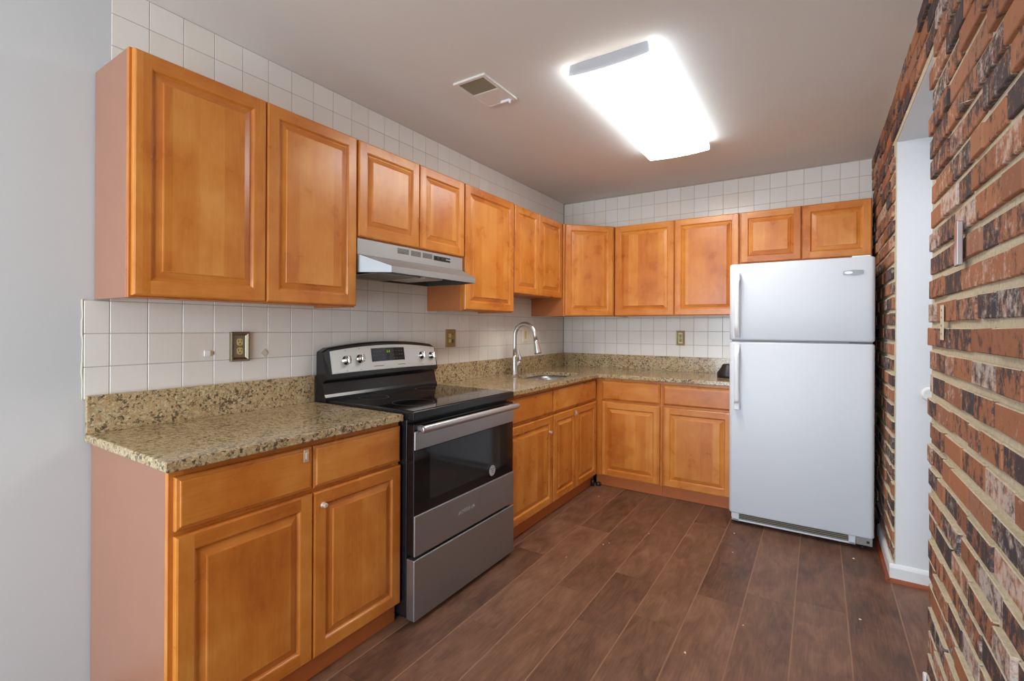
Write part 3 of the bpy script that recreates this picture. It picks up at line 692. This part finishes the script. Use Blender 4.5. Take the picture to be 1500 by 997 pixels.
hy = [DY0 + 0.006, DY0 + 0.010, DY0 + 0.018] + [DY0 + 0.05 + (DY1 - DY0 - 0.1) * k / 10 for k in range(11)] + [DY1 - 0.018, DY1 - 0.010, DY1 - 0.006]
def sc(lp, f_): c = Vector((RF + 0.034, lp[0][1], hz)); return [tuple(c + (Vector(p) - c) * f_) for p in lp]
loft(bm, [sc(loop_p(y), 0.55 if i in (0, len(hy) - 1) else (0.88 if i in (1, len(hy) - 2) else 1)) for i, y in enumerate(hy)])
for y in (DY0 + 0.02, DY1 - 0.05): box(bm, RF - 0.008, RF + 0.030, y, y + 0.03, hz - 0.011, hz + 0.009, 0.004, 2)
obj('handle', bm, STEELB, od, 'bright stainless bar handle')
bm = bmesh.new(); bc_ = (RF - 0.0049, -2.200, 0.527); lathe(bm, bc_, (1, 0, 0), [(0, 0.0275), (0.0006, 0.0275), (0.0008, 0.026)], 30)
sk = obj('sticker', bm, plain('sticker_silver', C(176, 172, 176), 0.4), od, 'round silver sticker')
bm = bmesh.new()
for k, zz in enumerate((0.010, 0.0, -0.010)): box(bm, RF - 0.0042, RF - 0.0039, -2.200 - 0.016 + 0.004 * k, -2.200 + 0.015 - 0.002 * k, 0.527 + zz - 0.002, 0.527 + zz + 0.0015)
for k in range(14):
    an = math.radians(20 + k * 10.5); box(bm, RF - 0.0042, RF - 0.0039, -2.2 + 0.021 * math.cos(an) - 0.0012, -2.2 + 0.021 * math.cos(an) + 0.0012, 0.527 + 0.021 * math.sin(an) - 0.0016, 0.527 + 0.021 * math.sin(an) + 0.0016)
obj('sticker_print', bm, DARKG, sk)
obj('lettering', text_bm('AMANA', 0.030, lambda x, y, z: (RF + 0.0003 + z, -2.42 + x * 1.25, 0.392 + y)), plain('letter_silver', C(156, 154, 152), 0.4), od, 'raised silver lettering')
bm = bmesh.new(); box(bm, 0.642, RF, RY0 + 0.002, RY1 - 0.003, 0.022, 0.285, 0.004, 2); obj('storage_drawer', bm, STEEL, t, 'brushed stainless drawer')

# ------------------------------------------------------------------ range hood
t = thing('range_hood', 'stainless under-cabinet range hood above the range', 'range hood', (0.2, -2.378, 1.546))
HY0, HY1, LY0, LY1, LX = -2.774, -1.981, -2.700, -2.049, 0.452
bm = bmesh.new(); F0 = 0.300
box(bm, 0.001, F0, HY0, HY1, 1.634, 1.711, 0.0015, 1)
top = [(0.001, HY0, 1.634), (F0, HY0, 1.634), (F0, HY1, 1.634), (0.001, HY1, 1.634)]
mid = [(0.001, HY0, 1.580), (F0, HY0, 1.580), (F0, HY1, 1.580), (0.001, HY1, 1.580)]
V = {}
def vv(*p): return bm.verts.new(p)
tA, tB = vv(F0, HY0, 1.634), vv(F0, HY1, 1.634); lA, lB = vv(LX, LY0, 1.576), vv(LX, LY1, 1.576); kA, kB = vv(LX, LY0, 1.546), vv(LX, LY1, 1.546)
wA, wB = vv(0.001, HY0, 1.634), vv(0.001, HY1, 1.634); uA, uB = vv(0.001, HY0, 1.550), vv(0.001, HY1, 1.550); mA, mB = vv(F0, HY0, 1.548), vv(F0, HY1, 1.548)
i_ = 0.012
ikA, ikB, imA, imB, iuA, iuB = vv(LX - i_, LY0 + i_, 1.546), vv(LX - i_, LY1 - i_, 1.546), vv(F0, HY0 + i_, 1.548), vv(F0, HY1 - i_, 1.548), vv(0.02, HY0 + i_, 1.550), vv(0.02, HY1 - i_, 1.550)
tkA, tkB, tmA, tmB, tuA, tuB = vv(LX - i_, LY0 + i_, 1.566), vv(LX - i_, LY1 - i_, 1.566), vv(F0, HY0 + i_, 1.60), vv(F0, HY1 - i_, 1.60), vv(0.02, HY0 + i_, 1.60), vv(0.02, HY1 - i_, 1.60)
for f_, m_ in (((tA, lA, lB, tB), 0), ((lA, kA, kB, lB), 0), ((tA, mA, kA, lA), 0), ((tB, lB, kB, mB), 0), ((wA, uA, mA, tA), 0), ((wB, tB, mB, uB), 0), ((wA, wB, uB, uA), 0), ((wA, tA, tB, wB), 0),
               ((kA, ikA, ikB, kB), 0), ((kA, mA, imA, ikA), 0), ((mA, uA, iuA, imA), 0), ((uA, uB, iuB, iuA), 0), ((uB, mB, imB, iuB), 0), ((mB, kB, ikB, imB), 0),
               ((ikA, tkA, tkB, ikB), 1), ((ikA, imA, tmA, tkA), 1), ((imA, iuA, tuA, tmA), 1), ((iuA, iuB, tuB, tuA), 1), ((iuB, imB, tmB, tuB), 1), ((imB, ikB, tkB, tmB), 1), ((tkA, tmA, tmB, tkB), 1), ((tmA, tuA, tuB, tmB), 1)):
    bm.faces.new(f_).material_index = m_
obj('hood_body', bm, [HOODS, DARKG], t)
bm = bmesh.new()
for y0, y1 in ((-2.517, -2.436), (-2.420, -2.345), (-2.330, -2.254)):
    for k in range(6): box(bm, F0, F0 + 0.0012, y0, y1, 1.672 + k * 0.0048, 1.6743 + k * 0.0048)
obj('vent_slots', bm, DARKG, t)
bm = bmesh.new(); box(bm, F0, F0 + 0.002, -2.240, -2.098, 1.669, 1.695, 0.0006, 1); cs = obj('control_strip', bm, BLACKP, t)
bm = bmesh.new()
for y0 in (-2.225, -2.185): box(bm, F0 + 0.002, F0 + 0.006, y0, y0 + 0.024, 1.676, 1.689, 0.0012, 1)
obj('rocker_switch', bm, plain('switch_black', (0.03, 0.03, 0.03, 1), 0.3), cs)
obj('lettering', text_bm('BROAN', 0.011, lambda x, y, z: (F0 + 0.0023 + z, -2.118 + x, 1.682 + y)), plain('logo_light', C(200, 205, 210), 0.4), cs)
bm = bmesh.new(); box(bm, 0.05, 0.36, -2.70, -2.42, 1.548, 1.558, 0.002, 1); fl = obj('filter', bm, FILTER, t, 'grey mesh grease filter')
bm = bmesh.new()
for a_ in ((0.045, 0.365, -2.705, -2.695), (0.045, 0.365, -2.425, -2.415), (0.045, 0.055, -2.705, -2.415), (0.355, 0.365, -2.705, -2.415)): box(bm, *a_, 1.546, 1.560, 0.001, 1)
obj('filter_rim', bm, STEELB, fl)
bm = bmesh.new(); prism(bm, [(-2.395, 1.60), (-2.375, 1.550), (-2.235, 1.550), (-2.215, 1.60)], 0.10, 0.36, M=lambda p, q, h: (h, p, q)); obj('lamp_cover', bm, plain('lamp_cover', C(196, 186, 168), 0.35), t)

# ------------------------------------------------------------------ refrigerator
FX0, FX1, FYF, FHH = 1.645, 2.414, -0.862, 1.708
t = thing('refrigerator', 'white top-freezer refrigerator in the corner by the brick wall', 'refrigerator', ((FX0 + FX1) / 2, -0.45, 0))
bm = bmesh.new(); box(bm, FX0 + 0.006, FX1 - 0.006, -0.785, -0.05, 0.022, FHH - 0.008, 0.006, 2); obj('body', bm, FRIDGE, t)
def fdoor(z0, z1):
    bm = bmesh.new(); n = 20; loops = []
    def prof(u_):     # front surface depth along the width: gentle crown, rounded ends
        e_ = min(u_, 1 - u_) * (FX1 - FX0); c = 0.004 * (1 - (2 * u_ - 1) ** 2); rr = 0.022
        d_ = c - (rr - math.sqrt(max(0, rr * rr - (rr - e_) ** 2)) if e_ < rr else 0); return d_
    us = [0, 0.004, 0.010, 0.018, 0.029, 0.06] + [0.1 + 0.8 * k / 10 for k in range(11)] + [0.94, 0.971, 0.982, 0.990, 0.996, 1]
    fr = [(FX0 + (FX1 - FX0) * u_, FYF + 0.004 - prof(u_)) for u_ in us]
    outline = fr + [(FX1, -0.790), (FX0, -0.790)]
    cx_, cy_ = (FX0 + FX1) / 2, -0.82
    for k, z in ((0.009, z0), (0.003, z0 + 0.003), (0.0, z0 + 0.010), (0.0, z1 - 0.010), (0.003, z1 - 0.003), (0.009, z1)):
        loops.append([(x + (k if x < cx_ else -k) * (1 if x < FX0 + 0.02 or x > FX1 - 0.02 else 0), y + (k if y < -0.80 else 0), z) for x, y in outline])
    loft(bm, loops, smooth=False)
    for f_ in bm.faces: f_.smooth = len(f_.verts) == 4
    return bm
GZ = 1.207
fz = obj('freezer_door', fdoor(GZ + 0.006, FHH), FRIDGE, t)
fd = obj('fridge_door', fdoor(0.080, GZ - 0.006), FRIDGE, t)
bm = bmesh.new(); box(bm, FX0 + 0.008, FX1 - 0.008, -0.792, -0.784, GZ - 0.02, GZ + 0.02); box(bm, FX0 + 0.02, FX1 - 0.12, -0.84, -0.79, GZ - 0.0045, GZ + 0.0045); obj('door_gasket', bm, GREYP, t)
def handle(zm, ze, parent):
    """mount block at zm, free end tucked in at ze"""
    bm = bmesh.new(); hx = 1.696; sgn = 1 if ze > zm else -1; yb = FYF - 0.001
    box(bm, hx - 0.017, hx + 0.017, yb - 0.040, yb + 0.004, min(zm, zm + sgn * 0.05), max(zm, zm + sgn * 0.05), 0.006, 3)
    loops = []; nn = 16
    for k in range(nn + 1):
        f_ = k / nn; z = zm + sgn * 0.045 + (ze - zm - sgn * 0.045) * f_
        dd = 0.050 + 0.008 * math.sin(PI * f_) - (0.046 * max(0, (f_ - 0.80) / 0.20) ** 1.8); wd = 0.0155 - 0.001 * math.sin(PI * f_)
        y1 = yb - dd + 0.010; 
        ln = []
        for q in range(12):
            an = q * 2 * PI / 12; ln.append((hx + wd * math.copysign(abs(math.cos(an)) ** 0.6, math.cos(an)), y1 + 0.010 * math.copysign(abs(math.sin(an)) ** 0.6, math.sin(an)), z))
        loops.append(ln)
    loft(bm, loops); obj('handle', bm, FRHAND, parent)
handle(1.648, 1.228, fz); handle(0.762, 1.186, fd)
bm = bmesh.new(); prism(bm, [(-0.049, -0.010), (-0.052, 0), (-0.049, 0.012), (0.0, 0.016), (0.046, 0.013), (0.046, -0.007), (0.0, -0.014)], 0, 0.003, M=lambda p, q, h: (2.311 + p, FYF + 0.001 - h, 1.617 + q)); bg_ = obj('badge', bm, plain('badge_grey', C(140, 140, 140), 0.3, 0.8), fz, 'small grey maker badge')
bm = bmesh.new(); prism(bm, [(0.020 * math.cos(k * PI / 12), 0.008 * math.sin(k * PI / 12)) for k in range(24)], 0.003, 0.004, M=lambda p, q, h: (2.287 + p, FYF + 0.001 - h, 1.618 + q)); obj('emblem', bm, plain('badge_light', C(215, 212, 214), 0.3, 0.5), bg_)
bm = bmesh.new(); box(bm, FX1 - 0.11, FX1 - 0.02, -0.84, -0.72, FHH - 0.006, FHH + 0.010, 0.004, 2); obj('hinge_cover', bm, FRHAND, t)
bm = bmesh.new(); GX0, GX1 = FX0 + 0.012, FX1 - 0.085
box(bm, GX0, GX1, -0.805, -0.760, 0.014, 0.026, 0.003, 2); box(bm, GX0, GX1, -0.80, -0.765, 0.070, 0.077, 0.002, 1); box(bm, GX0, GX0 + 0.045, -0.805, -0.765, 0.014, 0.077, 0.004, 2); box(bm, GX1 - 0.035, GX1, -0.805, -0.765, 0.014, 0.077, 0.004, 2); box(bm, GX0 + 0.02, GX1 - 0.01, -0.792, -0.786, 0.02, 0.075, mat=1)
for k in range(4): box(bm, GX0 + 0.03, GX1 - 0.02, -0.803, -0.79, 0.030 + k * 0.0105, 0.0355 + k * 0.0105, 0.001, 1, 2)
obj('base_grille', bm, [FRHAND, DARKG, plain('grille_slat', C(150, 140, 122), 0.5)], t)
bm = bmesh.new(); box(bm, FX1 - 0.085, FX1 - 0.006, -0.825, -0.77, 0.026, 0.074, 0.003, 2); box(bm, FX1 - 0.035, FX1 - 0.020, -0.8275, -0.82, 0.042, 0.056, 0.003, 2, 1); obj('hinge_bracket', bm, [plain('hinge_metal', C(160, 156, 150), 0.4, 0.6), BLACKP], t)
for x in (FX0 + 0.05, FX1 - 0.05):
    for y in (-0.78, -0.15):
        bm = bmesh.new(); lathe(bm, (x, y, 0.0005), (0, 0, 1), [(0, 0.018), (0.008, 0.018), (0.009, 0.01), (0.024, 0.01)], 16); obj('foot', bm, BLACKP, t)

# ------------------------------------------------------------------ ceiling light
t = thing('ceiling_light', 'lit four-foot fluorescent ceiling light with wraparound lens', 'ceiling light', (1.335, -1.6, H - 0.07))
LX0, LX1, LYA, LYB = 1.137, 1.537, -2.255, -0.942
bm = bmesh.new(); box(bm, LX0 + 0.06, LX1 - 0.06, LYA + 0.02, LYB - 0.02, H - 0.034, H - 0.0005, 0.002, 1); obj('housing', bm, FIXW, t)
def lens_prof(k=0.0):
    n = 8; pts_ = [(LX0 + 0.008 + k, H - 0.0012), (LX0 + 0.002 + k, H - 0.050 + k)]
    for j in range(n + 1):
        u_ = j / n; x = LX0 + 0.006 + k + (LX1 - LX0 - 0.012 - 2 * k) * u_; pts_.append((x, H - 0.059 + k - 0.009 * (1 - (2 * u_ - 1) ** 2)))
    return pts_ + [(LX1 - 0.002 - k, H - 0.050 + k), (LX1 - 0.008 - k, H - 0.0012)]
out_ = lens_prof(); inn = lens_prof(0.003)[::-1]
bm = bmesh.new(); prism(bm, out_ + inn, LYA + 0.004, LYB - 0.004, M=lambda p, q, h: (p, h, q)); 
for f_ in bm.faces:
    f_.normal_update()
    if abs(f_.normal.x) > 0.9: f_.material_index = 1
obj('lens', bm, [LENS, LENSS], t, 'glowing white acrylic lens')
for ya, yb in ((LYA + 0.008, LYA + 0.014), (LYB - 0.014, LYB - 0.008)):
    bm = bmesh.new(); prism(bm, lens_prof(0.0045), ya, yb, M=lambda p, q, h: (p, h, q)); obj('end_cap', bm, CAPG, t, 'grey end plate')

# ceiling register
t = thing('ceiling_vent', 'small ceiling air register with brown grille and white frame', 'vent', (0.68, -2.265, H - 0.012))
VX0, VX1, VY0, VY1 = 0.582, 0.778, -2.416, -2.116
bm = bmesh.new()
for a_ in ((VX0 + 0.0222, VX1 - 0.0222, VY0, VY0 + 0.02), (VX0 + 0.0222, VX1 - 0.0222, VY1 - 0.02, VY1), (VX0, VX0 + 0.022, VY0, VY1), (VX1 - 0.022, VX1, VY0, VY1)): box(bm, *a_, H - 0.012, H - 0.0005, 0.002, 1)
obj('frame', bm, VENTW, t)
bm = bmesh.new(); box(bm, VX0 + 0.02, VX1 - 0.02, VY0 + 0.145, VY1 - 0.018, H - 0.011, H - 0.001, 0.002, 1); obj('cover_plate', bm, VENTW, t)
bm = bmesh.new(); box(bm, VX0 + 0.022, VX1 - 0.022, VY0 + 0.02, VY0 + 0.146, H - 0.004, H - 0.001)
for k in range(15): box(bm, VX0 + 0.024, VX1 - 0.024, VY0 + 0.024 + k * 0.008, VY0 + 0.0265 + k * 0.008, H - 0.010, H - 0.004, mat=1)
obj('grille', bm, [plain('vent_dark', C(96, 84, 66), 0.8), VENTD], t)
bm = bmesh.new(); box(bm, VX1 - 0.085, VX1 - 0.03, VY1 - 0.035, VY1 - 0.025, H - 0.024, H - 0.011, 0.003, 2); box(bm, VX1 - 0.035, VX1 - 0.026, VY1 - 0.036, VY1 - 0.020, H - 0.034, H - 0.011, 0.003, 2); obj('lever', bm, TRIMW, t)

# ------------------------------------------------------------------ outlets
def outlet(label, M, s0, s1, z0, z1, plate, recep, framed=False, kind='duplex', d=0.0, name='wall_outlet', cat='outlet'):
    t = thing(name, label, cat, M((s0 + s1) / 2, d, z0)); bm = bmesh.new()
    if framed:
        f1 = 0.016
        loops = [(0, 0.0002), (0, 0.012), (0.003, 0.014), (0.007, 0.013), (f1, 0.006), (f1 + 0.001, 0.005)]
    else: loops = [(0, 0.0002), (0, 0.003), (0.003, 0.006), (0.005, 0.0065)]
    loft(bm, [[(s0 + i, d + h, z0 + i), (s1 - i, d + h, z0 + i), (s1 - i, d + h, z1 - i), (s0 + i, d + h, z1 - i)] for i, h in loops], smooth=False, M=M)
    obj('wall_plate', bm, plate, t); sc_ = (s0 + s1) / 2; zc_ = (z0 + z1) / 2; h0 = 0.005 if framed else 0.0065
    if kind == 'duplex':
        for q in (-0.0195, 0.0195):
            bm = bmesh.new(); n = 24
            prof = [(max(-0.0125, min(0.0125, 0.0165 * math.cos(k * 2 * PI / n))) , 0.0155 * math.sin(k * 2 * PI / n)) for k in range(n)]
            loft(bm, [[(sc_ + p, d + h, zc_ + q + r_) for p, r_ in prof] for h in (h0, h0 + 0.003)], smooth=False, M=M)
            for p in (-0.0065, 0.0065): box(bm, sc_ + p - 0.0012, sc_ + p + 0.0012, d + h0 + 0.003, d + h0 + 0.0034, zc_ + q + 0.001, zc_ + q + 0.009, mat=1, M=M)
            box(bm, sc_ - 0.0024, sc_ + 0.0024, d + h0 + 0.003, d + h0 + 0.0034, zc_ + q - 0.010, zc_ + q - 0.005, mat=1, M=M)
            obj('receptacle', bm, [recep, BLACKP], t)
        bm = bmesh.new(); lathe(bm, M(sc_, d + h0, zc_), Vector(M(0, 1, 0)) - Vector(M(0, 0, 0)), [(0, 0.0035), (0.0015, 0.003)], 12); obj('screw', bm, BRASS, t)
    elif kind == 'switch':
        bm = bmesh.new(); box(bm, sc_ - 0.011, sc_ + 0.011, d + h0, d + h0 + 0.003, zc_ - 0.034, zc_ + 0.034, 0.001, 1, 0, M); obj('rocker', bm, recep, t)
    else:
        s_a = sc_ - 0.012
        bm = bmesh.new(); 
        for q in (-0.018, 0.018): box(bm, s_a - 0.012, s_a + 0.010, d + h0, d + h0 + 0.003, zc_ + q - 0.013, zc_ + q + 0.013, 0.003, 2, 0, M)
        obj('receptacle', bm, recep, t)
        bm = bmesh.new(); box(bm, sc_ + 0.012, sc_ + 0.024, d + h0, d + h0 + 0.006, zc_ - 0.032, zc_ - 0.008, 0.002, 1, 0, M); obj('switch', bm, DARKG, t); bm = bmesh.new(); box(bm, sc_ + 0.014, sc_ + 0.022, d + h0, d + h0 + 0.003, zc_ + 0.024, zc_ + 0.033, 0.001, 1, 0, M); obj('indicator', bm, DARKG, t)
    return t
outlet('pewter framed outlet with two beige sockets above the left counter', LEFT, -3.205, -3.123, 1.135, 1.263, PEWTER, BEIGE, True)
outlet('dark brass outlet plate on the tile right of the range', LEFT, -1.790, -1.686, 1.150, 1.272, BRASS, BEIGE, False, 'combo')
outlet('cream switch plate on the tile behind the faucet', LEFT, -0.783, -0.703, 1.160, 1.288, CREAM, BEIGE, False, 'switch', name='light_switch', cat='switch')
outlet('beige framed outlet on the back wall tile above the counter', BACK, 1.097, 1.167, 1.138, 1.265, rough_plain('beige_metal', C(176, 160, 120), 0.4, 40, 0.1, 0, 0.4), plain('olive_beige', C(160, 140, 92), 0.5), True)

# adhesive bits on the tile
bm = bmesh.new(); box(bm, -3.306, -3.282, 0.0003, 0.005, 1.163, 1.187, 0.001, 1, 0, LEFT); box(bm, -3.288, -3.272, 0.0003, 0.004, 1.168, 1.182, 0.0015, 1, 1, LEFT)
tag(obj('adhesive_square', bm, [WHITEP, plain('yellow_glue', C(196, 170, 110), 0.6)], org=(0, -3.29, 1.175)), 'small white adhesive square with yellow glue on the tile left of the outlet', 'adhesive pad')
bm = bmesh.new(); prism(bm, [(-3.051 - 0.017, 1.166), (-3.051, 1.166 - 0.019), (-3.051 + 0.017, 1.166), (-3.051, 1.166 + 0.019)], 0.0003, 0.003, M=lambda p, q, h: (h, p, q))
tag(obj('adhesive_pad', bm, plain('pad_white', C(206, 196, 184), 0.5), org=(0, -3.051, 1.166)), 'white diamond shaped adhesive pad on the tile right of the outlet', 'adhesive pad')

# ------------------------------------------------------------------ hardware on the brick
t = thing('door_catch', 'old metal door catch screwed to the brick wall', 'hardware', (XR, -2.57, 1.46))
bm = bmesh.new(); box(bm, XR - 0.0105, XR - 0.0052, -2.567, -2.520, 1.460, 1.568, 0.0006, 1); box(bm, XR - 0.012, XR - 0.0105, -2.560, -2.530, 1.462, 1.510, 0.0005, 1, 1)
for z in (1.472, 1.490, 1.545): lathe(bm, (XR - 0.0119 if z < 1.5 else XR - 0.0104, -2.545, z), (-1, 0, 0), [(0, 0.004), (0.001, 0.003)], 10, 2)
obj('plate', bm, [plain('rusted_plate', C(140, 108, 88), 0.5, 0.5), plain('zinc_plate', C(176, 176, 186), 0.4, 0.6), DARKG], t)
bm = bmesh.new(); box(bm, XR - 0.018, XR - 0.0052, -2.592, -2.567, 1.458, 1.574, 0.002, 2); obj('channel', bm, plain('channel_metal', C(188, 178, 178), 0.3, 0.8), t)
bm = bmesh.new(); box(bm, XR - 0.0075, XR - 0.0052, -2.368, -2.328, 1.257, 1.363, 0.0006, 1)
for z in (1.275, 1.300, 1.325, 1.347): lathe(bm, (XR - 0.0074, -2.346, z), (-1, 0, 0), [(0, 0.004), (0.0008, 0.003)], 10, 1)
tag(obj('strike_plate', bm, [plain('cream_painted_metal', C(212, 200, 174), 0.6), DARKG], org=(XR, -2.35, 1.257)), 'cream painted strike plate on the brick near the opening', 'hardware')
bm = bmesh.new(); tube(bm, [(XR + 0.004, -2.640, 1.868), (XR - 0.022, -2.628, 1.866)], [0.0014, 0.0012], 8); lathe(bm, (XR - 0.022, -2.628, 1.866), (-1, 0.4, 0), [(0, 0.003), (0.001, 0.003)], 8)
tag(obj('nail', bm, plain('nail_metal', C(190, 186, 182), 0.35, 0.8), org=(XR, -2.64, 1.868)), 'small nail sticking out of the upper brick wall', 'nail')
bm = bmesh.new(); lathe(bm, (2.605, OY1 - 0.0005, 0.966), (0, -1, 0), [(0, 0.035), (0.004, 0.035), (0.010, 0.032), (0.013, 0.026), (0.011, 0.018), (0.011, 0.002)], 30)
tag(obj('wall_bumper', bm, WHITEP, org=(2.605, OY1, 0.966)), 'round white bumper on the white wall, half hidden by the brick edge', 'wall bumper')

# ------------------------------------------------------------------ small loose things
bm = bmesh.new(); lathe(bm, (1.560, -0.300, CZ1 + 0.0005), (0, 0, 1), [(0, 0.078), (0.006, 0.082), (0.035, 0.080), (0.075, 0.052), (0.096, 0.044), (0.102, 0.036), (0.102, 0.002)], 30)
tag(obj('plastic_container', bm, BLACKP, org=(1.56, -0.30, CZ1)), 'black plastic container with sloping sides on the granite beside the refrigerator', 'container')
bm = bmesh.new(); lathe(bm, (0.632, -0.618, 0.0005), (0, 0, 1), [(0, 0.018), (0.010, 0.019), (0.022, 0.017), (0.026, 0.012)], 20)
tag(obj('rubber_stopper', bm, BLACKP, org=(0.632, -0.618, 0)), 'black rubber stopper on the floor against the back toe kick', 'stopper')
bm = bmesh.new(); lathe(bm, (0.597, -0.655, 0.0005), (0, 0, 1), [(0, 0.013), (0.030, 0.014), (0.050, 0.012), (0.055, 0.008)], 20)
tag(obj('rubber_stopper', bm, BLACKP, org=(0.597, -0.655, 0)), 'taller black rubber stopper below the sink cabinet in the toe kick corner', 'stopper')
kr = random.Random(2); crumb0 = None
for (x, y, s_) in ((1.700, -2.31, 1.2), (1.070, -1.60, 1.0), (1.092, -1.56, 0.7), (1.252, -1.30, 0.7), (0.955, -1.86, 0.6), (0.735, -0.86, 1.0), (1.700, -1.00, 1.1), (1.870, -1.99, 0.8), (1.73, -1.28, 0.7), (2.30, -1.66, 1.2), (2.31, -0.99, 1.4)):
    if crumb0 is None:
        bm = bmesh.new(); bmesh.ops.create_icosphere(bm, subdivisions=1, radius=0.005)
        for v in bm.verts: v.co = Vector((v.co.x * 1.2 + kr.uniform(-.001, .001), v.co.y + kr.uniform(-.001, .001), v.co.z * 0.5 + 0.0022))
        crumb0 = tag(obj('crumb', bm, CRUMB), 'tiny pale crumb lying on the brown plank floor', 'crumb', 'crumbs on the floor'); o = crumb0
    else: o = crumb0.copy(); COL.objects.link(o)
    o.location = (x, y, 0.0005); o.rotation_euler = (0, 0, kr.uniform(0, 6)); o.scale = (s_, s_ * 0.8, s_)
